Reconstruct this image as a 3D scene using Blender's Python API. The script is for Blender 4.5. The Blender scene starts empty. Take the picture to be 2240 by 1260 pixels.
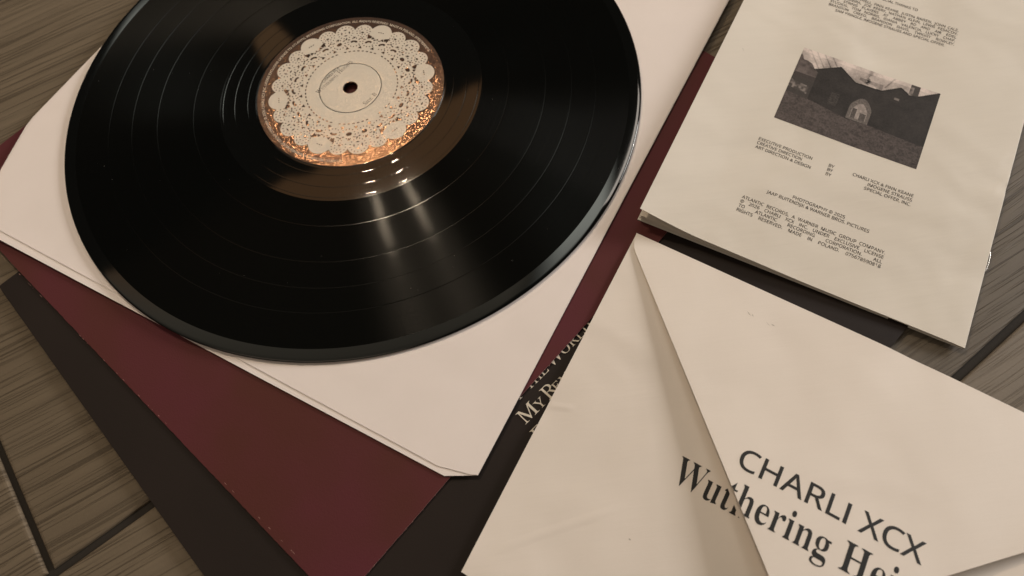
import bpy, bmesh, math, random
import numpy as np
from mathutils import Vector, Matrix
from mathutils.geometry import delaunay_2d_cdt

SC = bpy.context.scene
COL = SC.collection
MM = 0.001
Z0 = 6.7                      # height of the record's top face above the planks, mm
random.seed(7)
RNG = np.random.default_rng(11)

# ------------------------------------------------------------------ camera
cam = bpy.data.cameras.new("camera")
cam.sensor_width = 36.0
cam.lens = 1480.0 / 2240.0 * 36.0
cam.clip_start, cam.clip_end = 0.01, 50.0
cam_o = bpy.data.objects.new("camera", cam)
COL.objects.link(cam_o)
R = Matrix(((0.98791471, 0.1549985, 0.0),
            (-0.14066933, 0.8965848, -0.41993789),
            (-0.06508974, 0.41486282, 0.90755284)))
M4 = R.to_4x4()
M4.translation = Vector((67.4964, -255.2474, 272.9597 + Z0)) * MM
cam_o.matrix_world = M4
cam.dof.use_dof = True
cam.dof.focus_distance = 0.305
cam.dof.aperture_fstop = 10.0
SC.camera = cam_o

# ------------------------------------------------------------------ render look
SC.view_settings.view_transform = 'Standard'
SC.view_settings.look = 'None'
SC.view_settings.exposure = 0.05
SC.view_settings.gamma = 1.0
SC.cycles.use_denoising = True
SC.cycles.max_bounces = 6
SC.cycles.sample_clamp_indirect = 4.0


# ------------------------------------------------------------------ node helper
class NT:
    def __init__(s, tree):
        s.t = tree

    def new(s, kind, **kw):
        n = s.t.nodes.new(kind)
        for k, v in kw.items():
            setattr(n, k, v)
        return n

    def link(s, a, b):
        s.t.links.new(a, b)

    def put(s, sock, v):
        if isinstance(v, bpy.types.NodeSocket):
            s.link(v, sock)
        elif v is not None:
            sock.default_value = v

    def math(s, op, a, b=None, c=None, clamp=False):
        n = s.new('ShaderNodeMath', operation=op, use_clamp=clamp)
        for i, v in enumerate((a, b, c)):
            s.put(n.inputs[i], v)
        return n.outputs[0]

    def smooth(s, v, a, b, lo=0.0, hi=1.0):
        n = s.new('ShaderNodeMapRange', interpolation_type='SMOOTHSTEP')
        s.put(n.inputs[0], v)
        for i, q in enumerate((a, b, lo, hi)):
            s.put(n.inputs[1 + i], q)
        return n.outputs[0]

    def mix(s, f, a, b):
        n = s.new('ShaderNodeMix', data_type='RGBA')
        s.put(n.inputs[0], f)
        s.put(n.inputs[6], a)
        s.put(n.inputs[7], b)
        return n.outputs[2]

    def noise(s, vec, scale, detail=3.0, rough=0.5, dist=0.0, out=0):
        n = s.new('ShaderNodeTexNoise')
        s.put(n.inputs['Vector'], vec)
        n.inputs['Scale'].default_value = scale
        n.inputs['Detail'].default_value = detail
        n.inputs['Roughness'].default_value = rough
        n.inputs['Distortion'].default_value = dist
        return n.outputs[out]


def rgb(r, g, b):
    return (r, g, b, 1.0)


# ------------------------------------------------------------------ room light: a dark world with bright patches painted in for reflections
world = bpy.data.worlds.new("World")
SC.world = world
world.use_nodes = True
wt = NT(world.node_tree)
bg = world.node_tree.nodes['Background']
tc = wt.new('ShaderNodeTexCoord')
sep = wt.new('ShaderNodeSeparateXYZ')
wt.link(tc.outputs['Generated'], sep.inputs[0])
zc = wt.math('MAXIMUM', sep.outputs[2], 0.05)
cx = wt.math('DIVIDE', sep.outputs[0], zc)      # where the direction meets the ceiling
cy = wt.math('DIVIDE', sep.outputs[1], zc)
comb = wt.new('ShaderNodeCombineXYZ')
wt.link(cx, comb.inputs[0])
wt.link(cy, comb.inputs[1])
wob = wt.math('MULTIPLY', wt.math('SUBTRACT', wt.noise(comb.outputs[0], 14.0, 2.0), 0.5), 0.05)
# lit ceiling zone painted into the world, as the record reflects it
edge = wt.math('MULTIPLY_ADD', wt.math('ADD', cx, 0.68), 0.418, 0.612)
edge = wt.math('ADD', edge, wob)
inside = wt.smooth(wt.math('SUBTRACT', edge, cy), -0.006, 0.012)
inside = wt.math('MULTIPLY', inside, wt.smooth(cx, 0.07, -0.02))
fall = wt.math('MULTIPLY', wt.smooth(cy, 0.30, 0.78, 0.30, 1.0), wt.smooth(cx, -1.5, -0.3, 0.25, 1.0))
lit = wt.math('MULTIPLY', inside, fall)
# a narrow warm strip painted in for the record to mirror
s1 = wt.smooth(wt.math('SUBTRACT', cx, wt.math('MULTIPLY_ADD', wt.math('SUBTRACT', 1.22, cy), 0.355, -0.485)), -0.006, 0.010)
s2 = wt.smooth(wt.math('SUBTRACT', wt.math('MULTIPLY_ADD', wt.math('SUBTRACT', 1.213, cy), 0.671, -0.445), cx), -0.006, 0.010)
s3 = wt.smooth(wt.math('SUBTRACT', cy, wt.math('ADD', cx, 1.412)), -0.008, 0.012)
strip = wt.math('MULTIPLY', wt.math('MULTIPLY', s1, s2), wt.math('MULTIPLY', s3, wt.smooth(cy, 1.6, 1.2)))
# bright grey patches added left and right, to put sheen on the grooves
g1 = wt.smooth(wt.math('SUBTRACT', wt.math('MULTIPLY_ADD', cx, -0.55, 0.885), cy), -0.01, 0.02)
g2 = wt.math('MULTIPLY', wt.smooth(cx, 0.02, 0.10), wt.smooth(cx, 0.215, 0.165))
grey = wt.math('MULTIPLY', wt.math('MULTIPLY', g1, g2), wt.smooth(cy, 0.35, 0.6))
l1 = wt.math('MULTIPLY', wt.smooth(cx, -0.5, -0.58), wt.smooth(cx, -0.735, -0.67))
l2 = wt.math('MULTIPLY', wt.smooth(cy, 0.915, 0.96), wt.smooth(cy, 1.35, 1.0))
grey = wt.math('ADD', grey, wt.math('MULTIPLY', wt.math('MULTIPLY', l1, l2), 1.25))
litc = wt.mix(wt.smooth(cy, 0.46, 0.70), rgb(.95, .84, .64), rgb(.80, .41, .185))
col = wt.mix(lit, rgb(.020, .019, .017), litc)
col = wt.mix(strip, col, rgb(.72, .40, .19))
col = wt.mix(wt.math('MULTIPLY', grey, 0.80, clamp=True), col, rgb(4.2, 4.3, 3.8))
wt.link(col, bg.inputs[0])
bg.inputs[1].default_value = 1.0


# ------------------------------------------------------------------ lamps
def bulb(name, direction, dist, power, color, radius):
    l = bpy.data.lights.new(name, 'POINT')
    l.energy, l.color, l.shadow_soft_size = power, color, radius
    o = bpy.data.objects.new(name, l)
    o.location = Vector(direction).normalized() * dist + Vector((0.02, -0.08, 0.0))
    COL.objects.link(o)
    return o


def panel(name, direction, dist, power, color, sx, sy):
    l = bpy.data.lights.new(name, 'AREA')
    l.energy, l.color, l.shape, l.size, l.size_y = power, color, 'RECTANGLE', sx, sy
    o = bpy.data.objects.new(name, l)
    d = Vector(direction).normalized()
    o.location = d * dist + Vector((0.07, -0.08, 0.0))
    o.rotation_euler = (-d).to_track_quat('-Z', 'Y').to_euler()
    COL.objects.link(o)
    return o


bulb("ceiling_bulb", (-0.178, 0.531, 0.829), 1.2, 8.0, (1.0, .80, .58), 0.0075)
bulb("ceiling_bulb", (-0.114, 0.551, 0.827), 1.2, 8.0, (1.0, .80, .58), 0.0075)
panel("overhead_fill", (0.34, 0.50, 0.80), 1.5, 2.4, (1.0, .89, .78), 0.35, 0.35)  # added soft fill, placed where the record does not mirror it
bulb("table_lamp_bulb", (0.975, 0.12, 0.19), 2.4, 15.0, (1.0, .91, .83), 0.02)
bulb("table_lamp_bulb", (0.955, 0.22, 0.24), 2.4, 15.0, (1.0, .91, .83), 0.02)
panel("table_lamp_shade", (0.92, 0.20, 0.34), 4.0, 112.0, (1.0, .95, .91), 1.25, 0.8)
panel("room_fill", (-0.50, -0.55, 0.75), 1.5, 2.0, (1.0, .74, .56), 1.2, 0.9)


# ------------------------------------------------------------------ materials
def material(name):
    m = bpy.data.materials.new(name)
    m.use_nodes = True
    t = NT(m.node_tree)
    p = m.node_tree.nodes['Principled BSDF']
    return m, t, p


def obj_coords(t):
    return t.new('ShaderNodeTexCoord').outputs['Object']


def bump(t, p, height, strength, dist, prev=None):
    b = t.new('ShaderNodeBump')
    b.inputs['Strength'].default_value = strength
    b.inputs['Distance'].default_value = dist
    t.link(height, b.inputs['Height'])
    if prev is not None:
        t.link(prev, b.inputs['Normal'])
    t.link(b.outputs[0], p.inputs['Normal'])
    return b.outputs[0]


def paper(name, c, wrinkle=0.5, spec=0.25, rough=0.62, mottle=0.06, fibre=0.0, crease=None):
    m, t, p = material(name)
    v = obj_coords(t)
    n1 = t.noise(v, 38.0, 4.0, 0.6)
    n2 = t.noise(v, 2600.0, 2.0, 0.6)
    f = t.math('MULTIPLY_ADD', n1, 0.65, t.math('MULTIPLY', n2, 0.35))
    mp = t.new('ShaderNodeMapping')
    t.link(v, mp.inputs['Vector'])
    mp.inputs['Rotation'].default_value = (0, 0, math.radians(33.0))
    mp.inputs['Scale'].default_value = (45.0, 420.0, 1.0)
    fib = t.noise(mp.outputs[0], 1.0, 3.0, 0.6)
    f = t.math('MULTIPLY_ADD', t.math('SUBTRACT', fib, 0.5), fibre, f)
    k = mottle
    t.link(t.mix(f, rgb(*[q * (1 - k) for q in c]), rgb(*[min(1, q * (1 + k)) for q in c])), p.inputs['Base Color'])
    p.inputs['Roughness'].default_value = rough
    p.inputs['Specular IOR Level'].default_value = spec
    a = bump(t, p, n2, 0.12, 0.0002)
    if fibre:
        a = bump(t, p, fib, 0.18, 0.0003, a)
    w = t.noise(v, 17.0, 2.0, 0.45, 0.4)
    a = bump(t, p, w, wrinkle, 0.006, a)
    for (x, y, deg, half, depth) in crease or ():        # a pressed fold line
        q = t.new('ShaderNodeMapping', vector_type='TEXTURE')
        t.link(v, q.inputs['Vector'])
        q.inputs['Location'].default_value = (x * MM, y * MM, 0)
        q.inputs['Rotation'].default_value = (0, 0, math.radians(deg))
        sp = t.new('ShaderNodeSeparateXYZ')
        t.link(q.outputs[0], sp.inputs[0])
        wig = t.math('MULTIPLY_ADD', t.noise(v, 60.0, 2.0), 0.0015, sp.outputs[1])
        d = t.math('ABSOLUTE', t.math('SUBTRACT', wig, 0.00075))
        h = t.math('MULTIPLY', t.smooth(d, 0.0024, 0.0), t.smooth(t.math('ABSOLUTE', sp.outputs[0]), half * MM, half * MM * .4))
        a = bump(t, p, h, 1.0, depth, a)
    return m


def plain(name, c, rough=0.5, spec=0.5, metal=0.0):
    m, t, p = material(name)
    v = obj_coords(t)
    n = t.noise(v, 600.0, 2.0)
    t.link(t.mix(n, rgb(*[q * .92 for q in c]), rgb(*[min(1, q * 1.08) for q in c])), p.inputs['Base Color'])
    p.inputs['Roughness'].default_value = rough
    p.inputs['Specular IOR Level'].default_value = spec
    p.inputs['Metallic'].default_value = metal
    return m


def card(name, c, rough, spec, grain=0.2, other=None):
    m, t, p = material(name)
    v = obj_coords(t)
    n = t.noise(v, 1500.0, 2.0, 0.6)
    n2 = t.noise(v, 14.0, 3.0, 0.55)
    f = t.math('MULTIPLY_ADD', t.smooth(n2, 0.32, 0.68), 0.7, t.math('MULTIPLY', n, 0.3))
    t.link(t.mix(f, rgb(*[q * .88 for q in c]), rgb(*[q * 1.12 for q in (other or c)])), p.inputs['Base Color'])
    t.link(t.math('MULTIPLY_ADD', n2, 0.12, rough - .06), p.inputs['Roughness'])
    p.inputs['Specular IOR Level'].default_value = spec
    bump(t, p, n, grain, 0.0002)
    return m


WHITE = paper("sleeve_paper", (.785, .715, .685), 0.25)
CREAM = paper("booklet_paper", (.670, .622, .553), 0.60, fibre=0.45, crease=((297, -113, 214, 10, .00010), (303, -101, 216, 6, .00008)))
ENVP = paper("envelope_paper", (.742, .675, .612), 0.45, fibre=0.15, crease=((71, -231.5, 9.8, 32, .00016), (80, -185, 165, 7, .00014)))
PAGE = paper("page_paper", (.66, .60, .53), 0.2)
EDGE = paper("paper_edge", (.80, .76, .70), 0.0)
BLACKC = card("black_card", (.0170, .0118, .0098), 0.6, 0.18)
BURG = card("burgundy_card", (.088, .0265, .0185), 0.66, 0.16, 0.3, (.090, .0195, .0285))
BURGE = card("burgundy_core", (.36, .20, .175), 0.8, 0.2)
BLACKE = card("black_core", (.035, .03, .027), 0.8, 0.2)
INK = plain("black_ink", (.020, .019, .018), 0.45, 0.4)
INKG = plain("grey_ink", (.055, .047, .042), 0.55, 0.3)
CREAMINK = plain("cream_ink", (.62, .56, .47), 0.55, 0.3)
STEEL = plain("staple_wire", (.75, .73, .70), 0.28, 0.5, 1.0)
DUSTM = plain("dust_fleck", (.8, .77, .72), 0.8, 0.2)
GROUT = card("dark_grout", (.026, .022, .018), 0.85, 0.2, 0.6)


def vinyl(groove):
    m, t, p = material("vinyl_grooves" if groove else "vinyl_smooth")
    v = obj_coords(t)
    s = t.new('ShaderNodeSeparateXYZ')
    t.link(v, s.inputs[0])
    r = t.math('SQRT', t.math('ADD', t.math('MULTIPLY', s.outputs[0], s.outputs[0]),
                              t.math('MULTIPLY', s.outputs[1], s.outputs[1])))
    p.inputs['Base Color'].default_value = rgb(.0028, .0030, .0027)
    p.inputs['Specular IOR Level'].default_value = 0.55
    if not groove:
        p.inputs['Roughness'].default_value = 0.045
        return m
    nz = t.new('ShaderNodeTexNoise', noise_dimensions='1D')
    t.link(t.math('MULTIPLY', r, 1000.0), nz.inputs['W'])
    nz.inputs['Scale'].default_value = 0.9
    nz.inputs['Detail'].default_value = 4.0
    nz.inputs['Roughness'].default_value = 0.7
    fine = t.noise(v, 900.0, 2.0, 0.6)
    tan = t.new('ShaderNodeTangent', direction_type='RADIAL', axis='Z')
    p.inputs['Specular IOR Level'].default_value = 0.0
    last = p.outputs[0]
    # the groove walls smear reflections along the radius: a tight lobe and a wide faint one
    for rough, aniso, a, b in ((0.1047, 0.635, 0.0003, 0.0004), (0.26, 0.74, 0.0030, 0.0008)):
        g = t.new('ShaderNodeBsdfAnisotropic', distribution='BECKMANN')
        gc = t.math('MULTIPLY', t.math('MULTIPLY_ADD', nz.outputs[0], a, b), t.math('MULTIPLY_ADD', fine, 0.6, 0.7))
        cc = t.new('ShaderNodeCombineColor')
        for i in range(3):
            t.link(gc, cc.inputs[i])
        t.link(cc.outputs[0], g.inputs['Color'])
        g.inputs['Roughness'].default_value = rough
        g.inputs['Anisotropy'].default_value = aniso
        t.link(tan.outputs[0], g.inputs['Tangent'])
        add = t.new('ShaderNodeAddShader')
        t.link(last, add.inputs[0])
        t.link(g.outputs[0], add.inputs[1])
        last = add.outputs[0]
    t.link(last, m.node_tree.nodes['Material Output'].inputs['Surface'])
    return m


VIN_S, VIN_G = vinyl(False), vinyl(True)
VIN_D = plain("vinyl_track_gap", (.0025, .0026, .0024), 0.12, 0.10)


def sparkle(name, c, metal, rough, amount, base_rough_spec=0.5, glint=None):
    m, t, p = material(name)
    v = obj_coords(t)
    vo = t.new('ShaderNodeTexVoronoi')
    t.link(v, vo.inputs['Vector'])
    vo.inputs['Scale'].default_value = 2400.0
    sub = t.new('ShaderNodeVectorMath', operation='SUBTRACT')
    t.link(vo.outputs['Color'], sub.inputs[0])
    sub.inputs[1].default_value = (.5, .5, .5)
    sc = t.new('ShaderNodeVectorMath', operation='SCALE')
    t.link(sub.outputs[0], sc.inputs[0])
    sc.inputs['Scale'].default_value = amount
    geo = t.new('ShaderNodeNewGeometry')
    ad = t.new('ShaderNodeVectorMath', operation='ADD')
    t.link(sc.outputs[0], ad.inputs[0])
    t.link(geo.outputs['Normal'], ad.inputs[1])
    nm = t.new('ShaderNodeVectorMath', operation='NORMALIZE')
    t.link(ad.outputs[0], nm.inputs[0])
    t.link(nm.outputs[0], p.inputs['Normal'])
    p.inputs['Base Color'].default_value = rgb(*c)
    p.inputs['Metallic'].default_value = metal
    p.inputs['Roughness'].default_value = rough
    p.inputs['Specular IOR Level'].default_value = base_rough_spec
    if glint:
        g = t.new('ShaderNodeBsdfAnisotropic', distribution='BECKMANN')
        g.inputs['Color'].default_value = rgb(*glint[:3])
        g.inputs['Roughness'].default_value = glint[3]
        t.link(nm.outputs[0], g.inputs['Normal'])
        add = t.new('ShaderNodeAddShader')
        t.link(p.outputs[0], add.inputs[0])
        t.link(g.outputs[0], add.inputs[1])
        t.link(add.outputs[0], m.node_tree.nodes['Material Output'].inputs['Surface'])
    return m


COPPER = sparkle("copper_label", (.036, .020, .014), 0.0, 0.6, 0.20, 0.15, (.085, .045, .025, .21))
DOILY = sparkle("doily_cream", (.575, .525, .45), 0.0, 0.55, 0.20, 0.3, (.020, .014, .009, .25))
LACEH = sparkle("lace_hole_copper", (.030, .017, .012), 0.0, 0.6, 0.20, 0.15, (.075, .040, .022, .215))


def wood():
    m, t, p = material("wood_plank")
    v = obj_coords(t)
    info = t.new('ShaderNodeObjectInfo')
    mp = t.new('ShaderNodeMapping')
    t.link(v, mp.inputs['Vector'])
    mp.inputs['Rotation'].default_value = (0, 0, math.radians(7.0))
    off = t.new('ShaderNodeVectorMath', operation='ADD')
    t.link(mp.outputs[0], off.inputs[0])
    rnd = t.new('ShaderNodeVectorMath', operation='SCALE')
    cb = t.new('ShaderNodeCombineXYZ')
    for i in range(3):
        t.link(info.outputs['Random'], cb.inputs[i])
    t.link(cb.outputs[0], rnd.inputs[0])
    rnd.inputs['Scale'].default_value = 7.3
    t.link(rnd.outputs[0], off.inputs[1])
    base = off.outputs[0]
    warp = t.noise(base, 7.0, 2.0, 0.5, 0.0, 1)
    ws = t.new('ShaderNodeVectorMath', operation='SCALE')
    t.link(warp, ws.inputs[0])
    ws.inputs['Scale'].default_value = 0.007
    wa = t.new('ShaderNodeVectorMath', operation='ADD')
    t.link(base, wa.inputs[0])
    t.link(ws.outputs[0], wa.inputs[1])

    def stretched(sx, sy, detail, rough, dist=0.0):
        q = t.new('ShaderNodeMapping')
        t.link(wa.outputs[0], q.inputs['Vector'])
        q.inputs['Scale'].default_value = (sx, sy, 1.0)
        return t.noise(q.outputs[0], 1.0, detail, rough, dist)
    lines = stretched(9.0, 720.0, 2.0, 0.6, 0.0)       # long dark grain lines
    short = stretched(26.0, 1050.0, 1.0, 0.5, 0.0)      # short pores between them
    bands = stretched(5.0, 170.0, 3.0, 0.6, 0.0)
    broad = stretched(4.0, 22.0, 3.0, 0.55)
    fleck = t.noise(v, 1100.0, 3.0, 0.65)
    where = t.smooth(broad, 0.32, 0.58, 0.35, 1.0)
    pore = t.math('MULTIPLY', t.smooth(lines, 0.475, 0.37), where)
    pore2 = t.math('MULTIPLY', t.smooth(short, 0.40, 0.30), 0.55)
    pore = t.math('MAXIMUM', pore, pore2)
    c1 = t.mix(t.smooth(bands, 0.25, 0.75), rgb(.158, .135, .109), rgb(.204, .175, .142))
    c2 = t.mix(t.smooth(broad, 0.3, 0.7, 0.0, 0.5), c1, rgb(.170, .142, .110))
    c3 = t.mix(t.math('MULTIPLY', pore, 0.74), c2, rgb(.066, .052, .038))
    c4 = t.mix(t.math('MULTIPLY', t.smooth(fleck, 0.45, 0.75), 0.22), c3, rgb(.26, .225, .18))
    tone = t.new('ShaderNodeMix', data_type='RGBA', blend_type='MULTIPLY')
    tone.inputs[0].default_value = 1.0
    t.link(c4, tone.inputs[6])
    t.link(info.outputs['Color'], tone.inputs[7])
    t.link(tone.outputs[2], p.inputs['Base Color'])
    t.link(t.math('MULTIPLY_ADD', fleck, 0.2, 0.45), p.inputs['Roughness'])
    p.inputs['Specular IOR Level'].default_value = 0.3
    h = t.math('SUBTRACT', t.math('MULTIPLY', fleck, 0.25), t.math('MULTIPLY', pore, 1.0))
    bump(t, p, h, 0.5, 0.0005)
    return m


WOOD = wood()


# ------------------------------------------------------------------ mesh helpers (all lengths in mm)
def link_mesh(name, verts, faces, mats, parent=None, fmat=None, smooth=False):
    me = bpy.data.meshes.new(name)
    me.from_pydata([tuple(float(q) * MM for q in v) for v in verts], [], [tuple(int(i) for i in f) for f in faces])
    for m in (mats if isinstance(mats, (list, tuple)) else [mats]):
        me.materials.append(m)
    if fmat is not None:
        me.polygons.foreach_set('material_index', list(fmat))
    if smooth:
        me.polygons.foreach_set('use_smooth', [True] * len(me.polygons))
    me.update()
    o = bpy.data.objects.new(name, me)
    COL.objects.link(o)
    if parent is not None:
        o.parent = parent
    return o


def thing(name, label, cat):
    o = bpy.data.objects.new(name, None)
    o.empty_display_size = 0.02
    COL.objects.link(o)
    o['label'], o['category'] = label, cat
    return o


class Frame:
    """A flat 2D frame on the floor plane: origin and turned axes."""
    def __init__(s, ox, oy, deg, flip=False):
        a = math.radians(deg)
        s.o = np.array([ox, oy])
        s.u = np.array([math.cos(a), math.sin(a)])
        s.v = np.array([-s.u[1], s.u[0]]) * (-1 if flip else 1)

    def w(s, p):
        p = np.atleast_2d(np.asarray(p, float))
        return s.o + p[:, :1] * s.u + p[:, 1:2] * s.v

    def loc(s, x, y):
        d = np.stack([np.asarray(x) - s.o[0], np.asarray(y) - s.o[1]], -1)
        return d @ s.u, d @ s.v


def in_poly(pts, poly):
    x, y = pts[:, 0], pts[:, 1]
    c = np.zeros(len(pts), bool)
    n = len(poly)
    for i in range(n):
        x1, y1 = poly[i]
        x2, y2 = poly[(i + 1) % n]
        k = ((y1 > y) != (y2 > y))
        with np.errstate(divide='ignore', invalid='ignore'):
            c ^= k & (x < (x2 - x1) * (y - y1) / (y2 - y1 + 1e-12) + x1)
    return c


def dense(poly, step, rough=0.0):
    out = []
    n = len(poly)
    for i in range(n):
        a, b = np.array(poly[i], float), np.array(poly[(i + 1) % n], float)
        L = np.linalg.norm(b - a)
        k = max(1, int(round(L / step)))
        nrm = np.array([-(b - a)[1], (b - a)[0]]) / max(L, 1e-9)
        for j in range(k):
            q = a + (b - a) * j / k
            if j and rough:
                q = q + nrm * RNG.normal(0, rough)
            out.append(q)
    return np.array(out)


def sheet(name, fr, poly, step, zf, thick, mats, parent=None, hole=None, rough=0.0, bottom=True, smooth=True):
    """A sheet with real thickness: outline in frame coords, zf(u, v) = height of the top face (mm above the planks)."""
    b = dense(poly, step if not rough else min(step, 1.6), rough)
    lo, hi = b.min(0), b.max(0)
    gx = np.arange(lo[0] + step * .5, hi[0], step)
    gy = np.arange(lo[1] + step * .5, hi[1], step)
    g = np.array([(x, y) for x in gx for y in gy]) if len(gx) and len(gy) else np.zeros((0, 2))
    if len(g):
        g = g[in_poly(g, b)]
        if len(g):
            d = np.min(np.linalg.norm(g[:, None, :] - b[None], axis=2), axis=1)
            g = g[d > step * .4]
    allp = [Vector(q) for q in b]
    edges = [(i, (i + 1) % len(b)) for i in range(len(b))]
    if hole is not None:
        h = np.array(hole)
        if len(g):
            g = g[~in_poly(g, h)]
            d = np.min(np.linalg.norm(g[:, None, :] - h[None], axis=2), axis=1)
            g = g[d > step * .3]
        s0 = len(allp)
        allp += [Vector(q) for q in h]
        edges += [(s0 + i, s0 + (i + 1) % len(h)) for i in range(len(h))]
    allp += [Vector(q) for q in g]
    vs, _, fs, *_r = delaunay_2d_cdt(allp, edges, [], 0, 1e-6)
    P = np.array([tuple(q) for q in vs])
    cen = np.array([P[list(f)].mean(0) for f in fs])
    keep = in_poly(cen, b)
    if hole is not None:
        keep &= ~in_poly(cen, np.array(hole))
    F = []
    for f, k in zip(fs, keep):
        if not k:
            continue
        q = P[list(f)]
        w = fr.w(q)
        ar = sum(w[i][0] * w[(i + 1) % len(w)][1] - w[(i + 1) % len(w)][0] * w[i][1] for i in range(len(w)))
        if abs(ar) > 0.02:               # drop slivers between points of one straight edge
            F.append(tuple(f) if ar > 0 else tuple(reversed(f)))
    W = fr.w(P)
    Z = np.array([zf(u, v) for u, v in P])
    top = np.column_stack([W, Z])
    bot = np.column_stack([W, Z - thick])
    n = len(P)
    cnt = {}
    for f in F:
        for i in range(len(f)):
            cnt[(f[i], f[(i + 1) % len(f)])] = 1
    faces, fm = list(F), [0] * len(F)
    if bottom:
        faces += [tuple(i + n for i in reversed(f)) for f in F]
        fm += [0] * len(F)
    rim = [(a, c) for (a, c) in cnt if (c, a) not in cnt]
    stack = [top, bot]
    base = 2 * n
    for (a, c) in rim:                   # the cut edge has corners of its own, so the faces stay crisp
        stack.append(np.array([top[a], bot[a], bot[c], top[c]]))
        faces.append((base, base + 1, base + 2, base + 3))
        fm.append(1 if len(mats) > 1 else 0)
        base += 4
    o = link_mesh(name, np.vstack(stack), faces, mats, parent, fm)
    if smooth:
        k = np.zeros(len(faces), bool)
        k[:len(F) * (2 if bottom else 1)] = True
        o.data.polygons.foreach_set('use_smooth', k.tolist())
    return o


# ------------------------------------------------------------------ lettering
_txt = {}


def glyphs(body, style):
    """Text as flat triangles: style 'sans' or 'serif' (upright capitals) or 'book' (bold lower case)."""
    key = (body, style)
    if key in _txt:
        return _txt[key]
    s = ''
    for ch in body:
        if style == 'sans':
            if 'A' <= ch <= 'Z' and ch != 'I':      # the plain upright I has no bars
                ch = chr(0x1D5A0 + ord(ch) - 65)
            elif '0' <= ch <= '9':
                ch = chr(0x1D7E2 + int(ch))
        elif style == 'serif':
            if 'A' <= ch <= 'Z':
                ch = chr(0x1D434 + ord(ch) - 65)
        else:
            if 'A' <= ch <= 'Z':
                ch = chr(0x1D400 + ord(ch) - 65)
            elif 'a' <= ch <= 'z':
                ch = chr(0x1D41A + ord(ch) - 97)
        s += ch
    c = bpy.data.curves.new('letters', 'FONT')
    c.body = s
    c.size = 1.0
    c.resolution_u = 3
    c.offset = {'sans': 0.009, 'serif': 0.001, 'book': -0.012}[style]
    if style == 'serif':
        c.shear = -0.28
    o = bpy.data.objects.new('letters', c)
    COL.objects.link(o)
    dg = bpy.context.evaluated_depsgraph_get()
    dg.update()
    me = o.evaluated_get(dg).to_mesh()
    V = np.array([(v.co.x, v.co.y) for v in me.vertices]) if len(me.vertices) else np.zeros((0, 2))
    F = [tuple(p.vertices) for p in me.polygons]
    o.evaluated_get(dg).to_mesh_clear()
    bpy.data.objects.remove(o)
    bpy.data.curves.remove(c)
    _txt[key] = (V, F)
    return V, F


CAP = {}


def cap_height(style):
    if style not in CAP:
        V, _ = glyphs('H', style)
        CAP[style] = V[:, 1].max() - max(0.0, V[:, 1].min())
    return CAP[style]


def run(body, style, cap, width=None, xs=1.0):
    """Glyph triangles scaled to a cap height, left edge at x = 0; optional exact width."""
    V, F = glyphs(body, style)
    k = cap / cap_height(style)
    V = V * k
    x0 = V[:, 0].min()
    w = V[:, 0].max() - x0
    sx = (width / w) if width else xs
    V = np.column_stack([(V[:, 0] - x0) * sx, V[:, 1]])
    return V, F, w * sx


class Letters:
    def __init__(s):
        s.V, s.F, s.n = [], [], 0

    def add(s, V, F, x, y):
        s.V.append(V + np.array([x, y]))
        s.F += [tuple(i + s.n for i in f) for f in F]
        s.n += len(V)

    def line(s, body, style, cap, x, y, width=None, xs=1.0, align='l'):
        V, F, w = run(body, style, cap, width, xs)
        s.add(V, F, x - {'l': 0, 'r': w, 'c': w / 2}[align], y)
        return w

    def justified(s, words, style, cap, x0, x1, y, xs=1.0):
        parts = [run(w, style, cap, None, xs) for w in words]
        gap = ((x1 - x0) - sum(p[2] for p in parts)) / max(1, len(parts) - 1)
        x = x0
        for V, F, w in parts:
            s.add(V, F, x, y)
            x += w + gap

    def pts(s):
        return np.vstack(s.V)

    def build(s, name, mapper, mat, parent):
        """mapper: (N,2) local -> (N,3) world mm"""
        W = mapper(s.pts())
        faces = []
        for f in s.F:
            a, b, c = W[f[0]], W[f[1]], W[f[2]]
            n = (b[0] - a[0]) * (c[1] - a[1]) - (b[1] - a[1]) * (c[0] - a[0])
            faces.append(f if n > 0 else tuple(reversed(f)))
        return link_mesh(name, W, faces, mat, parent)


def interp(x, xs, ys):
    return float(np.interp(x, xs, ys))


# ------------------------------------------------------------------ floor: planks laid in rows, sunk grout between
FL = Frame(0, 0, 29.5)
floor = bpy.data.objects.new("floor", None)
COL.objects.link(floor)
floor['kind'] = 'structure'
gp = [(-900, -800), (1100, -800), (1100, 900), (-900, 900)]
gw = FL.w(gp)
grout = link_mesh("grout", [(x, y, -1.6) for x, y in gw] + [(x, y, -8.0) for x, y in gw],
                  [(0, 1, 2, 3), (7, 6, 5, 4), (0, 4, 5, 1), (1, 5, 6, 2), (2, 6, 7, 3), (3, 7, 4, 0)], GROUT, floor)


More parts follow.
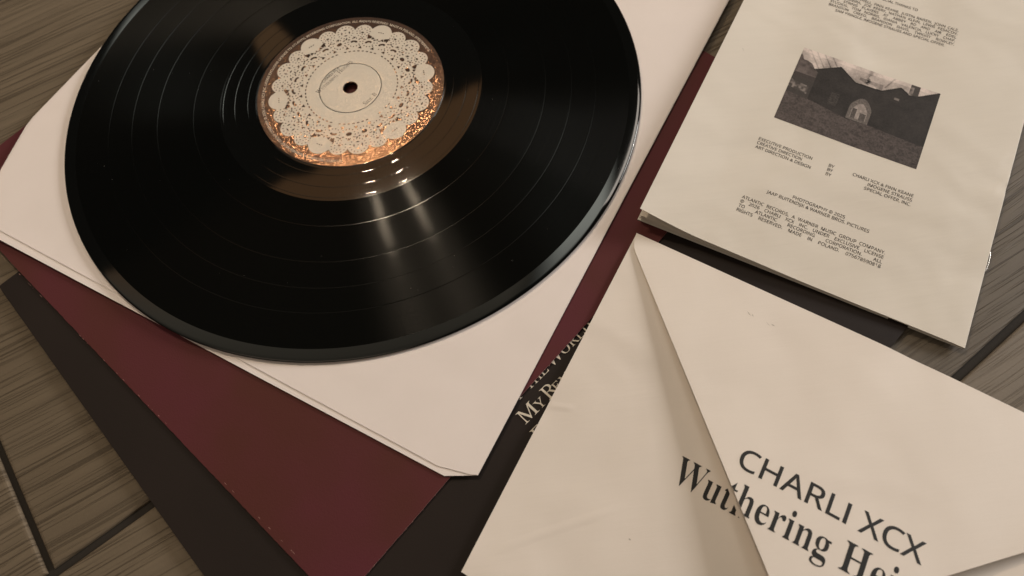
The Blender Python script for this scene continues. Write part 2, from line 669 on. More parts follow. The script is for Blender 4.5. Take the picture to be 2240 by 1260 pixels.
def plank(u0, u1, v0, v1, tone):
    """A board with eased edges; its own origin and axes so the grain runs along it."""
    hx, hy = (u1 - u0) / 2, (v1 - v0) / 2
    rings = [(0.0, -6.0), (0.0, -1.3), (0.25, -0.55), (0.8, -0.12), (1.7, 0.0)]
    vs, fs = [], []
    for ins, z in rings:
        for sx, sy in ((-1, -1), (1, -1), (1, 1), (-1, 1)):
            vs.append((sx * (hx - ins), sy * (hy - ins), z))
    for r in range(len(rings) - 1):
        for k in range(4):
            a, b = r * 4 + k, r * 4 + (k + 1) % 4
            fs.append((a, b, b + 4, a + 4))
    n = (len(rings) - 1) * 4
    fs.append((n, n + 1, n + 2, n + 3))
    o = link_mesh("plank", vs, fs, WOOD, floor)
    c = FL.w([((u0 + u1) / 2, (v0 + v1) / 2)])[0]
    o.location = (c[0] * MM, c[1] * MM, 0)
    o.rotation_euler = (0, 0, math.radians(29.5))
    o.color = (*tone, 1.0)
    return o


WID, J0 = 165.6, -125.7
TONES = {(-2, True): (1.0, .97, .93), (-1, True): (.66, .64, .61), (0, True): (.72, .65, .54)}     # each board has its own tone
ends = {0: [-222.0, 678.0], -1: [-900.0, -20.0, 420.0], -2: [-380.0, 520.0], 1: [-500.0, 400.0], 2: [-260.0, 640.0], -3: [-700.0, 200.0]}
for row, us in ends.items():
    v0, v1 = J0 + WID * row, J0 + WID * (row + 1)
    if row == 1:
        v1 += 3.0
    if row == 2:
        v0 += 3.0
    gap = 2.1 if row != -2 else 2.1
    full = [us[0] - 900.0] + us + [us[1] + 900.0]
    for a, b in zip(full[:-1], full[1:]):
        a, b = max(a, -880.0), min(b, 1080.0)
        if b - a > 30:
            plank(a + 1.45, b - 1.45, v0 + 1.75, v1 - 1.75, TONES.get((row, b > 0), (.80, .73, .62)))

# ------------------------------------------------------------------ black record jacket
JF = Frame(0, 0, 37.0)
jacket = thing("record_jacket", "black square record jacket on the floor with cream serif lettering, under the burgundy sleeve", "record jacket")
JTOP = 2.55
jp = [(-190.3, -277.0), (123.5, -277.0), (123.5, 38.0), (-190.3, 38.0)]
jp[0] = (-192.6, -277.0)


def jz(u, v):
    return JTOP + 0.25 * math.sin(u * .012 + 1) * math.sin(v * .011)


sheet("jacket_front", JF, jp, 14.0, jz, 1.1, [BLACKC, BLACKE], jacket)
sheet("jacket_back", JF, [(a + (.4 if a > 0 else -.3), b) for a, b in jp], 30.0, lambda u, v: 1.35, 1.2, [BLACKC, BLACKE], jacket)
TX = Frame(0, 0, 36.8)
L = Letters()
yb = -181.1
L.line("T", 'serif', 4.0, -57.2, yb, 3.4)
L.line("THE", 'serif', 4.0, -50.6, yb, 12.2)
L.line("W", 'serif', 5.9, -37.3, yb, 8.9)
L.line("ORLD", 'serif', 4.0, -28.9, yb, 18.2)
L.line("'", 'serif', 4.6, -7.9, yb)
yb = -190.2
L.line("M", 'serif', 6.0, -62.0, yb, 8.4)
L.line("Y", 'serif', 4.0, -53.9, yb, 4.7)
L.line("R", 'serif', 6.0, -47.9, yb, 6.4)
L.line("EM", 'serif', 4.0, -42.9, yb, 9.4)
L.line("E", 'serif', 6.0, -63.0, -199.4, 5.2)
L.build("printed_lettering", lambda P: np.column_stack([TX.w(P), np.full(len(P), JTOP + .33)]), CREAMINK, jacket)

# ------------------------------------------------------------------ burgundy printed sleeve
BF = Frame(0, 0, 42.0)
BTOP = 3.45


def bz(u, v):
    z = BTOP + 0.3 * math.sin(u * .010) * math.sin(v * .013 + .5)
    du, dv = JF.loc(*(BF.w([(u, v)])[0]))
    out = max(0.0, -190.0 - du, du - 122.0, dv - 37.0)
    return z - min(1.9, out * 0.03)


bp = [(-176.6, -173.0), (-75.0, -174.5), (-23.6, -176.6), (132.4, -180.3), (132.4, 130.0), (-174.6, 130.0)]
burg = thing("burgundy_sleeve", "plain burgundy card sleeve lying turned on the black jacket, below the white paper sleeve", "record sleeve")
sheet("card_front", BF, bp, 9.0, bz, 0.42, [BURG, BURGE], burg, rough=0.05)
def edge_chips():
    """Pale worn flecks along the two near edges of the card."""
    V, F = [], []
    for k in range(70):
        if random.random() < .62:
            t = random.random() ** 1.3
            x, y, dx, dy = -174.6 - 1.9 * (1 - t), 130 - 300 * t, 0.0, 1.0
        else:
            t = random.random()
            x, y, dx, dy = -172 + 300 * t, -173.1 - 6.9 * t, 1.0, -.023
        ln, wd = random.uniform(.3, 1.8), random.uniform(.06, .20)
        nx, ny = (1.0, 0.0) if dx == 0 else (.0, 1.0)
        n = len(V)
        for (a, b) in ((-.5, 0), (.5, 0), (.25, 1), (-.2, random.uniform(.5, 1.0))):
            V.append((x + dx * ln * a + nx * wd * b, y + dy * ln * a + ny * wd * b))
        F.append((n, n + 1, n + 2, n + 3))
    P2 = np.array(V)
    W = np.column_stack([BF.w(P2), [bz(a, b) + .04 for a, b in P2]])
    out = []
    for f in F:
        ar = sum(W[f[i]][0] * W[f[(i + 1) % 4]][1] - W[f[(i + 1) % 4]][0] * W[f[i]][1] for i in range(4))
        out.append(f if ar > 0 else f[::-1])
    o = link_mesh("worn_edge", W, out, BURGE, burg)
    o['kind'] = 'stuff'


edge_chips()
sheet("card_back", BF, [(a * 0.9985, b * 0.9985) for a, b in bp], 22.0, lambda u, v: bz(u, v) - .46, 0.3, [BURG, BURGE], burg)

# ------------------------------------------------------------------ white paper sleeve
SF = Frame(0, 0, 54.4)
psl = thing("paper_sleeve", "white paper inner sleeve with cut corners lying right under the vinyl record", "record sleeve")
STOP = 4.75


def sz(u, v):
    z = STOP + 0.12 * math.sin(u * .03 + 1.2) * math.sin(v * .024)
    if v > 120:
        z -= (v - 120) ** 2 * 0.0005
    return z


hole = [(3.0 + 42 * math.cos(q), 42 * math.sin(q)) for q in np.linspace(0, 2 * math.pi, 48, endpoint=False)]
back = [(-149.9, -141.6), (-149.9, -143.0), (-143.6, -155.0), (150.5, -156.3), (150.5, 149.0), (-87.0, 150.4), (-93.2, 149.6), (-120.0, 141.2), (-151.4, 126.0)]
front = [(-147.7, -138.8), (-144.6, -152.5), (-143.4, -155.0), (150.5, -156.0), (150.5, 148.7), (-84.0, 149.3), (-90.0, 148.6), (-119.5, 140.6), (-147.4, 127.0)]
sheet("back_panel", SF, back, 9.0, lambda u, v: sz(u, v) - .32, 0.18, [WHITE, EDGE], psl, hole=hole)
sheet("front_panel", SF, front, 7.0, sz, 0.16, [WHITE, EDGE], psl, hole=hole)

# ------------------------------------------------------------------ vinyl record
rec = thing("vinyl_record", "black vinyl record with copper label printed with a white lace doily", "record")
prof = []      # (radius, height from record top, smooth?)


def groove_at(r, w, d):
    return [(r - w - .9, 0), (r - w - .12, 0), (r - w, -d * .05), (r - w * .45, -d * .7), (r, -d), (r + w * .45, -d * .7), (r + w, -d * .05), (r + w + .12, 0), (r + w + .9, 0)]


def chain():
    pts = [(3.65, -1.9, 0), (3.65, -0.25, 0), (3.95, 0.0, 0), (10, 0, 0), (49.7, 0.0, 0), (50.0, -0.01, 0), (50.12, -0.11, 0), (50.3, -0.12, 0), (51.0, -0.12, 0), (52.8, -0.12, 0)]
    for r in (54.6, 61.5, 67.7):
        pts += [(a, -0.12 + z, 0) for a, z in groove_at(r, 0.11, 0.008)]
    pts += [(68.9, -0.12, 0), (69.3, -0.125, 1)]
    last = 69.3
    for r in (83.3, 102.3, 115.6, 127.8):
        for q in np.arange(last + 3, r - 1, 3.0):
            pts.append((q, -0.125, 1))
        pts += [(r - .17, -0.125, 2), (r - .06, -0.128, 2), (r + .06, -0.128, 2), (r + .17, -0.125, 1)]
        last = r + .17
    for q in np.arange(last + 3, 144.4, 3.0):
        pts.append((q, -0.125, 1))
    pts += [(144.8, -0.125, 0), (145.3, -0.12, 0)]
    for r in ():
        pts += [(a, -0.12 + z, 0) for a, z in groove_at(r, 0.14, 0.010)]
    pts += [(148.9, -0.12, 0), (149.9, -0.125, 0), (150.3, -0.17, 0), (150.62, -0.38, 0), (150.82, -0.65, 0), (150.9, -0.8, 0), (150.75, -1.3, 0), (150.2, -1.65, 0), (148.5, -1.75, 0), (100.0, -1.75, 0), (50, -1.9, 0)]
    return pts


P = chain()
SEG = 420
ca = np.cos(np.linspace(0, 2 * math.pi, SEG, endpoint=False))
sa = np.sin(np.linspace(0, 2 * math.pi, SEG, endpoint=False))
V, F, FM = [], [], []
for (r, z, g) in P:
    for k in range(SEG):
        V.append((r * ca[k], r * sa[k], z))
for i in range(len(P)):
    j = (i + 1) % len(P)
    for k in range(SEG):
        k2 = (k + 1) % SEG
        F.append((i * SEG + k, j * SEG + k, j * SEG + k2, i * SEG + k2))
        FM.append(P[i][2])
disc = link_mesh("disc", V, F, [VIN_S, VIN_G, VIN_D], rec, FM, smooth=True)
rec.location = (0, 0, Z0 * MM)

# copper paper label, with a pressed ring and spindle hole
LC = np.array([0.7, 0.5])
lp = [(3.7, 0.04)] + [(q, 0.05) for q in (6, 10, 14, 15.6)] + [(15.8, 0.04), (16.2, -0.03), (16.6, -0.03), (17.0, 0.04), (17.5, 0.05), (20, 0.05), (30, .05), (40, .05), (48.8, .05), (49.4, 0.03), (49.65, -0.02)]
V, F = [], []
for (r, z) in lp:
    for k in range(192):
        a = 2 * math.pi * k / 192
        V.append((r * math.cos(a), r * math.sin(a), z))
for i in range(len(lp) - 1):
    for k in range(192):
        k2 = (k + 1) % 192
        F.append((i * 192 + k, (i + 1) * 192 + k, (i + 1) * 192 + k2, i * 192 + k2))
label = link_mesh("label", V, F, COPPER, rec, smooth=True)


def lz(r):
    return interp(r, [q[0] for q in lp], [q[1] for q in lp])


# the printed doily: scalloped outline, solid "button" scallops every 60 degrees, lace between
PH = 2.6
lobes = []
for k in range(24):
    th = math.radians(PH + 15 * k)
    kind = ('button', 'small', 'star', 'small')[k % 4]
    rad = {'button': 6.0, 'small': 5.0, 'star': 5.5}[kind]
    rc = {'button': 38.2, 'small': 38.2, 'star': 38.3}[kind]
    lobes.append((th, rc, rad, kind))


def doily_r(th):
    best = 36.5
    for (a, rc, rad, kd) in lobes:
        d = math.atan2(math.sin(th - a), math.cos(th - a))
        if abs(d) < 0.35:
            s = rc * math.sin(d)
            if abs(s) < rad:
                best = max(best, rc * math.cos(d) + math.sqrt(rad * rad - s * s))
    return best


ND = 480
dr = [4.0, 8.0, 13.0, 15.6, 15.8, 16.2, 16.6, 17.0, 17.5, 22.0, 29.0, 35.5]
V, F = [], []
for i, r in enumerate(dr + [None]):
    for k in range(ND):
        a = 2 * math.pi * k / ND
        q = doily_r(a) if r is None else r
        cxy = LC * min(1.0, max(0.0, (q - 18) / 12.0))
        x, y = q * math.cos(a) + cxy[0], q * math.sin(a) + cxy[1]
        V.append((x, y, lz(q) + 0.03))
for i in range(len(dr)):
    for k in range(ND):
        k2 = (k + 1) % ND
        F.append((i * ND + k, (i + 1) * ND + k, (i + 1) * ND + k2, i * ND + k2))
link_mesh("doily_print", V, F, DOILY, label, smooth=True)

HV, HF = [], []


def blot(r, th, pts, turn=0.0):
    """A perforation shape at polar (r, th); local x = around, y = outward."""
    n0 = len(HV)
    ct, st = math.cos(turn), math.sin(turn)
    for (x, y) in pts:
        x, y = 1.15 * (x * ct - y * st), 1.15 * (x * st + y * ct)
        X = math.cos(th) * (r + y) - math.sin(th) * (-x) * 1.0
        Y = math.sin(th) * (r + y) + math.cos(th) * (-x) * 1.0
        HV.append((X + LC[0], Y + LC[1], 0.115))
    f = list(range(n0, n0 + len(pts)))
    a, b, c = HV[f[0]], HV[f[1]], HV[f[2]]
    cr = sum(HV[f[i]][0] * HV[f[(i + 1) % len(f)]][1] - HV[f[(i + 1) % len(f)]][0] * HV[f[i]][1] for i in range(len(f)))
    HF.append(tuple(f if cr > 0 else f[::-1]))


def oval(rx, ry, n=8, j=0.0):
    return [((rx * math.cos(2 * math.pi * i / n)) * (1 + random.uniform(-j, j)), (ry * math.sin(2 * math.pi * i / n)) * (1 + random.uniform(-j, j))) for i in range(n)]


def tri(s, h, up=1):
    return [(-s, -h * .5 * up), (s, -h * .5 * up), (s * .12, h * .5 * up), (-s * .12, h * .5 * up)]


def kidney(s):
    o = [(s * math.cos(t), s * .62 * math.sin(t)) for t in np.linspace(math.pi, 0, 7)]
    i = [(s * .55 * math.cos(t), -s * .30 + s * .32 * math.sin(t)) for t in np.linspace(0, math.pi, 5)]
    return o + i


for k in range(64):
    if random.random() > 0.05:
        blot(24.4, 2 * math.pi * k / 64, oval(0.68, 0.34, 8, .12))
for k in range(24):
    th = math.radians(PH + 7.5 + 15 * k)
    jr = random.uniform(-.25, .25)
    blot(30.7 + jr, th, kidney(1.75) if random.random() < .75 else oval(1.4, 1.0, 9, .1), random.uniform(-.5, .5))
    for q in range(11):
        a = 2 * math.pi * q / 11 + .2
        rr, ww = 3.05 * math.sin(a), 3.25 * math.cos(a)
        if random.random() > .06:
            blot(30.7 + rr, th + ww / 30.7, oval(.40, .30, 6, .15), a)
    thb = math.radians(PH + 15 * k)
    blot(27.1, thb, tri(.95, 1.5), random.uniform(-.2, .2))
    blot(28.6 + random.uniform(-.3, .3), thb + .02, oval(.36, .3, 6))
    blot(34.0, th, tri(.7, 1.3, -1), random.uniform(-.3, .3))
    for d in (-.035, .035):
        blot(32.9 + random.uniform(-.2, .2), thb + d, oval(.42, .32, 6, .15))
    blot(33.6, thb, tri(.6, 1.0), random.uniform(-.3, .3))
for (th, rc, rad, kind) in lobes:
    if kind == 'button':
        for d in (-1.25, 0, 1.25):
            blot(38.6, th + d / 38.6, oval(.42 if d else .5, .26, 6, .2))
        for sgn in (-1, 1):
            blot(35.2, th + sgn * 5.6 / 35.2, tri(1.3, 2.4), sgn * .6)
            blot(34.0, th + sgn * 2.9 / 35.2, tri(.85, 1.4), sgn * .3)
    elif kind == 'star':
        for q in range(4):
            a = math.pi / 2 * q
            blot(38.3 + 2.05 * math.sin(a), th + 2.1 * math.cos(a) / 38.3, [(-1.05, 0), (0, -.42), (1.05, 0), (0, .42)], 0 if q % 2 else math.pi / 2)
        blot(38.3, th, oval(.3, .3, 6))
        for q in range(15):
            a = 2 * math.pi * q / 15
            blot(38.3 + 4.1 * math.sin(a), th + 4.1 * math.cos(a) / 38.3, oval(.24, .46, 6, .1), math.pi / 2 - a + math.pi)
    else:
        for ring, cnt in ((3.7, 13), (2.1, 8)):
            for q in range(cnt):
                a = 2 * math.pi * (q + .3) / cnt
                if random.random() > .05:
                    blot(38.2 + ring * math.sin(a), th + ring * math.cos(a) / 38.2, oval(.38, .28, 6, .15), a)
        blot(37.6, th + .01, oval(.75, .55, 8, .15), random.uniform(-.5, .5))
pf = link_mesh("lace_pattern", HV, HF, LACEH, label)
pf['kind'] = 'stuff'

# lettering on the label: a ring of small capitals and three straight lines
ring = "ATLANTIC RECORDS, A WARNER MUSIC GROUP COMPANY \u2117 2026 CHARLI XCX INC. UNDER EXCLUSIVE LICENSE TO ATLANTIC RECORDING CORPORATION. ALL RIGHTS RESERVED. MADE IN POLAND. 075678590016"
L = Letters()
a0, a1, rb = math.radians(263.0), math.radians(20.8), 45.7
L.line(ring, 'sans', 1.4, 0, 0, (a0 - a1) * rb)


def ring_map(Pn):
    a = a0 - Pn[:, 0] / rb
    r = rb + Pn[:, 1]
    return np.column_stack([r * np.cos(a), r * np.sin(a), np.full(len(Pn), .12)])


L.build("rim_lettering", ring_map, CREAMINK, label)
L = Letters()
T45 = Frame(0, 0, 44.0)


def tpos(x, y):
    u, v = T45.loc(np.array(x), np.array(y))
    return float(u), float(v)


u, v = tpos(-13.9, 5.9)
L.line("CHARLI XCX", 'sans', 1.75, u, v, 12.2)
title_map = lambda Pn: np.column_stack([T45.w(Pn), np.full(len(Pn), .10)])
L.build("artist_lettering", title_map, INKG, label)
L = Letters()
u, v = tpos(-17.0, -1.2)
for body, cap, w in (("W", 2.5, 3.4), ("UTHERING", 1.75, 11.6), (" ", 0, 1.2), ("H", 2.5, 2.3), ("EIGHTS", 1.75, 7.6)):
    if body != " ":
        L.line(body, 'serif', cap, u, v, w)
    u += w + .1
L.build("title_lettering", title_map, INKG, label)
L = Letters()
u, v = tpos(7.6, -13.5)
for body, cap, w in (("S", 2.5, 1.5), ("IDE", 1.75, 3.9), (" ", 0, 1.0), ("B", 2.5, 1.8)):
    if body != " ":
        L.line(body, 'serif', cap, u, v, w)
    u += w + .15
L.build("side_lettering", title_map, INKG, label)

# ------------------------------------------------------------------ lyric booklet
KF = Frame(248.45, -186.2, -35.1, flip=True)
KF.v = np.array([KF.u[1], -KF.u[0]])          # second axis runs down the page towards the camera
book = thing("booklet", "stapled cream booklet showing its credits page and a small dark photograph of a house", "booklet")
XE = [-144.6, -133.0, -126.0, -120.5, -115.0, -108.5, -92.0, -68.0, -45.0, -22.5, -4.0, 0.0]
ZC = [7.2, 4.4, 3.0, 2.0, 1.5, 1.1, 0.2, -1.3, -2.0, -2.5, -3.1, -3.5]
XB = [-144.8, -110.0, -60.0, -25.0, -4.0, 0.0]
ZB = [-2.75, -3.1, -3.6, -4.3, -5.1, -4.6]
fine_x = np.linspace(-145, 0, 146)


def smooth_profile(xs, zs, w=5):
    z = np.interp(fine_x, xs, zs)
    k = np.hanning(2 * w + 3)[1:-1]
    k /= k.sum()
    return np.convolve(np.pad(z, w, mode='reflect', reflect_type='odd'), k, mode='valid')


PC, PB = smooth_profile(XE, ZC), smooth_profile(XB, ZB)


def cover_z(u, v):
    curl = 1.0 - 0.25 * min(1.0, max(0.0, -v / 210.0))
    b = float(np.interp(u, fine_x, PC))
    lo = float(np.interp(u, fine_x, PB)) + 1.2
    z = lo + (b - lo) * curl if b > lo else b
    dent = 0.5 * math.exp(-((u + 3) / 9.0) ** 2 - ((v + 86) / 2.6) ** 2) + 0.22 * math.exp(-((u + 2) / 5.0) ** 2 - ((v + 98) / 2.2) ** 2)
    return z - dent + 0.05 * math.sin(v * .05 + u * .03) + Z0


def base_z(u, v):
    return float(np.interp(u, fine_x, PB)) + Z0


def rect(x0, y0, x1, y1):
    return [(x0, y0), (x1, y0), (x1, y1), (x0, y1)]


cov = sheet("back_cover", KF, rect(-144.6, -210, 0, 0), 3.6, cover_z, 0.16, [CREAM, EDGE], book)
for i, (f, dx) in enumerate(((0.06, .2), (.10, .5), (.14, .1), (.20, .6), (.27, .3))):
    k = 1.0 if i < 3 else 0.9

    def page_z(u, v, f=f, i=i):
        lift = max(0.0, min(1.0, (cover_z(u, v) - base_z(u, v) - 1.2) / 4.0))
        b = base_z(u, v) + .45 + .9 * lift
        c = cover_z(u, v) - .18
        # the pages rest near the bottom and come up to the cover near the fold
        q = f + (0.55 - f) * min(1.0, max(0.0, (u + 75.0) / 70.0)) * .9
        q += (i - 2) * .06 * min(1.0, max(0.0, (u + 75.0) / 70.0))
        return min(c - .05 * (5 - i), b + (c - b) * q + .1 * i * (1 - min(1.0, max(0.0, (u + 145) / 145))))
    sheet("page", KF, rect(-144.4 + dx * .6, -209.6, -.6, -.15 - dx * .3), 9.0, page_z, 0.09, [PAGE, PAGE], book)
sheet("front_cover", KF, rect(-144.8, -210, -.2, 0), 9.0, base_z, 0.18, [CREAM, EDGE], book)
# folded spine: a half-round strip joining the covers
V, F = [], []
ys = np.linspace(-210, 0, 60)
for y in ys:
    zt, zb_ = cover_z(0, y), base_z(0, y) - .18
    for q in range(9):
        a = math.pi / 2 - math.pi * q / 8
        w = KF.w([(0.0 + abs(zt - zb_) * .42 * math.cos(a), y)])[0]
        V.append((w[0], w[1], (zt + zb_) / 2 + (zt - zb_) / 2 * math.sin(a)))
for i in range(len(ys) - 1):
    for q in range(8):
        F.append((i * 9 + q, (i + 1) * 9 + q, (i + 1) * 9 + q + 1, i * 9 + q + 1))
link_mesh("spine_fold", V, F, CREAM, book, smooth=True)


def tube(pts, rad, name, mat, parent, seg=8):
    V, F = [], []
    pts = [np.array(p, float) for p in pts]
    for i, p in enumerate(pts):
        d = pts[min(i + 1, len(pts) - 1)] - pts[max(i - 1, 0)]
        d /= np.linalg.norm(d)
        up = np.array([0, 0, 1.0]) if abs(d[2]) < .9 else np.array([1.0, 0, 0])
        a = np.cross(d, up)
        a /= np.linalg.norm(a)
        b = np.cross(d, a)
        for q in range(seg):
            t = 2 * math.pi * q / seg
            V.append(p + rad * (math.cos(t) * a + math.sin(t) * b))
    for i in range(len(pts) - 1):
        for q in range(seg):
            q2 = (q + 1) % seg
            F.append((i * seg + q, (i + 1) * seg + q, (i + 1) * seg + q2, i * seg + q2))
    F.append(tuple(range(seg))[::-1])
    F.append(tuple((len(pts) - 1) * seg + q for q in range(seg)))
    return link_mesh(name, V, F, mat, parent, smooth=True)


for yc in (-44.6, -165.0):
    pts = []
    for t, off in ((-5.4, .1), (-5.1, .5), (-4.4, .75), (-2.5, .95), (0, 1.0), (2.5, .95), (4.4, .75), (5.1, .5), (5.4, .1)):
        w = KF.w([(off, yc + t)])[0]
        pts.append((w[0], w[1], cover_z(0, yc + t) - .35))
    tube(pts, 0.17, "staple", STEEL, book)


def on_cover(Pn, lift=0.07):
    return np.column_stack([KF.w(Pn * np.array([1, 1])), [cover_z(a, b) + lift for a, b in Pn]])


L = Letters()
CAPB = 1.72
XS = 26.1 / run("EXECUTIVE PRODUCTION", 'sans', CAPB)[2]


class DownLetters(Letters):
    """Letters for the page frame, whose second axis points down the page."""
    def add(s, V, F, x, y):
        Letters.add(s, V * np.array([1, -1]), F, x, y)


L = DownLetters()
for y, a, b in ((-62.5, "EXECUTIVE PRODUCTION", "CHARLI XCX & FINN KEANE"), (-60.0, "CREATIVE DIRECTION", "IMOGENE STRAUSS"), (-57.4, "ART DIRECTION & DESIGN", "SPECIAL OFFER, INC.")):
    L.line(a, 'sans', CAPB, -109.3, y, xs=XS)
    L.line("BY", 'sans', CAPB, -75.2, y, xs=XS)
    L.line(b, 'sans', CAPB, -36.2, y, xs=XS, align='r')
L.build("credits_lettering", on_cover, INKG, cov)
L = DownLetters()
L.line("PHOTOGRAPHY \u00a9 2025", 'sans', CAPB, -72.8, -38.4, 24.2, align='c')
L.line("JAAP BUITENDIJK & WARNER BROS. PICTURES", 'sans', CAPB, -72.8, -35.9, 47.4, align='c')
for y, s in ((-28.4, "ATLANTIC RECORDS, A WARNER MUSIC GROUP COMPANY."), (-25.9, "\u00a9 2026 CHARLI XCX INC. UNDER EXCLUSIVE LICENSE"), (-23.4, "TO ATLANTIC RECORDING CORPORATION. ALL"), (-20.9, "RIGHTS RESERVED. MADE IN POLAND. 075678590818")):
    L.justified(s.split(), 'sans', CAPB, -105.7, -40.1, y, XS)
L.build("legal_lettering", on_cover, INKG, cov)
L = DownLetters()
L.line("SPECIAL THANKS TO", 'sans', CAPB, -71.9, -175.7, 20.6, align='c')
for y, s in ((-170.3, "EMERALD FENNELL, FINN KEANE, JUSTIN RAISEN, JOHN CALE,"), (-167.8, "SKY FERREIRA, JOE KEERY, NATHAN KLEIN, LEWIS PESACOV,"), (-165.2, "THE STRING PLAYERS AT ABBEY RD AND AIR EDEL"), (-162.7, "STUDIOS, TOM NORRIS, IDANIA VALENCIA, LUCKY CHAP,"), (-160.2, "BRANDON CREED, BRANDON DAVIS, TWIGGY ROWLEY,")):
    L.justified(s.split(), 'sans', CAPB, -104.1, -39.7, y, XS * .97)
L.line("SAM PRINGLE, IMOGENE STRAUSS AND SPECIAL OFFER.", 'sans', CAPB, -71.9, -157.6, 56.0, align='c')
L.build("thanks_lettering", on_cover, INKG, cov)

# the small printed photograph: a dark house with an arched doorway under a streaky sky
NX, NY = 260, 180


def vnoise(nx, ny, fx, fy, seed):
    g = np.random.default_rng(seed).random((int(fy) + 3, int(fx) + 3))
    X, Y = np.meshgrid(np.linspace(0, fx, nx), np.linspace(0, fy, ny))
    xi, yi = X.astype(int), Y.astype(int)
    xf, yf = X - xi, Y - yi
    xf, yf = xf * xf * (3 - 2 * xf), yf * yf * (3 - 2 * yf)
    return (g[yi, xi] * (1 - xf) + g[yi, xi + 1] * xf) * (1 - yf) + (g[yi + 1, xi] * (1 - xf) + g[yi + 1, xi + 1] * xf) * yf


S, T = np.meshgrid(np.linspace(0, 1, NX), np.linspace(0, 1, NY))
skyn = .55 * vnoise(NX, NY, 9, 7, 1) + .3 * vnoise(NX, NY, 26, 15, 2) + .15 * vnoise(NX, NY, 80, 50, 3)
tone = 0.14 + 0.60 * skyn
tone += np.where(T < .05, .12, 0)
for sx in (.05, .10, .16, .22):         # bare branches
    tone -= .20 * np.exp(-((S - sx - T * .5) / .006) ** 2) * (T < .25)
tone -= .28 * np.exp(-((S - .51) / .018) ** 2) * (T < .19) * (vnoise(NX, NY, 60, 40, 9) > .35)
tone -= .22 * np.exp(-((S - .68 + T * .3) / .006) ** 2) * (T < .16)
tone -= .16 * ((T > .13) & (S > .45) & (S < .62) & (vnoise(NX, NY, 20, 14, 12) > .45))
roof = np.interp(S[0], [0, .134, .30, .431, .617, .737, .807, .868, 1.0], [.30, .227, .083, .214, .205, .084, .142, .123, -.01])
roof[:int(.13 * NX)] = 2
grain = vnoise(NX, NY, 130, 90, 4)
mid = vnoise(NX, NY, 18, 12, 5)
house = (T > roof[None, :])
dark = .020 + .012 * mid + .010 * grain
tone = np.where(house, dark, tone)
hedge = (S < .16) & (T > .10 + S * .9 + .05 * (vnoise(NX, NY, 30, 20, 6) - .5))
tone = np.where(hedge, .05 + .09 * vnoise(NX, NY, 40, 26, 7) * (T < .34), tone)
tone = np.where((S < .14) & (np.abs(T - .50 - .2 * S) < .05), .06 + .16 * np.clip(vnoise(NX, NY, 60, 40, 8) * 2 - .8, 0, 1), tone)
chim = (S > .796) & (S < .862) & (T < .15) & (T > .0)
tone = np.where(chim, .06 + .22 * ((S < .825) & (T > .03)) * vnoise(NX, NY, 40, 40, 13), tone)
ag = .69 + .02 * np.sin(S * 9)
arch_o = (S > .45) & (S < .603) & (T < .69) & (T > .40 + ((S - .527) / .077) ** 2 * .13 - .015)
tone = np.where(arch_o, .095 + .06 * grain, tone)
arch_i = (S > .472) & (S < .580) & (T < .66) & (T > .475 + ((S - .527) / .055) ** 2 * .10 - .02)
tone = np.where(arch_i, .20 + .14 * vnoise(NX, NY, 60, 40, 14), tone)
tone = np.where(arch_i & (T > .54) & (np.abs(S - .492) < .017), .05 + .05 * grain, tone)
tone = np.where(arch_i & (T > .57) & (np.abs(S - .555) < .022), .06 + .05 * grain, tone)
tone = np.where(arch_i & (np.abs(S - .522) < .006) & (T > .53) & (T < .63), .26, tone)
tone = np.where((np.abs(S - .733) < .018) & (np.abs(T - .252) < .016), .17, tone)
tone = np.where((np.abs(S - .33) < .03) & (np.abs(T - .52) < .08), tone + .03 * grain, tone)
grd = T > np.interp(S[0], [0, .2, .45, .62, 1.0], [.62, .64, .70, .69, .72])[None, :]
tone = np.where(grd, .035 + .042 * vnoise(NX, NY, 120, 80, 15) + .03 * vnoise(NX, NY, 30, 40, 16) - .03 * np.clip(S - .5, 0, 1), tone)
tone = tone * (0.86 + .28 * vnoise(NX, NY, 170, 120, 21))
roofline = np.abs(T - roof[None, :] - .012) < .008
tone = np.where(roofline & (tone < .08), tone * .55, tone)
tone = np.clip(tone, .015, .66)
red = np.where(grd | (hedge & (T < .4)), 1.0, .35)
rgbv = np.stack([tone * (1.10 + .06 * red), tone * (.98 - .03 * red), tone * (.90 - .01 * red), np.ones_like(tone)], -1)
xs_, ys_ = -106.8 + S * 68.2, -126.9 + T * 48.6 + (S * -.7) * 0
ptsL = np.stack([xs_.ravel(), ys_.ravel()], 1)
W = on_cover(ptsL, .055)
F = []
for j in range(NY - 1):
    for i in range(NX - 1):
        a = j * NX + i
        F.append((a, a + NX, a + NX + 1, a + 1))
mp, tp, pp = material("printed_photograph")
at = tp.new('ShaderNodeVertexColor', layer_name="print")
tp.link(at.outputs[0], pp.inputs['Base Color'])
pp.inputs['Roughness'].default_value = 0.55
pp.inputs['Specular IOR Level'].default_value = 0.15
ph = link_mesh("printed_photo", W, F, mp, cov)
ca_ = ph.data.color_attributes.new("print", 'FLOAT_COLOR', 'POINT')
ca_.data.foreach_set('color', rgbv.reshape(-1).astype(np.float32))

# ------------------------------------------------------------------ envelope with its flap standing slightly open
EF = Frame(127.5, -110.4, -38.3, flip=True)
EF.v = np.array([EF.u[1], -EF.u[0]])
env = thing("envelope", "large cream envelope with pointed flap, printed with a title in black type", "envelope")


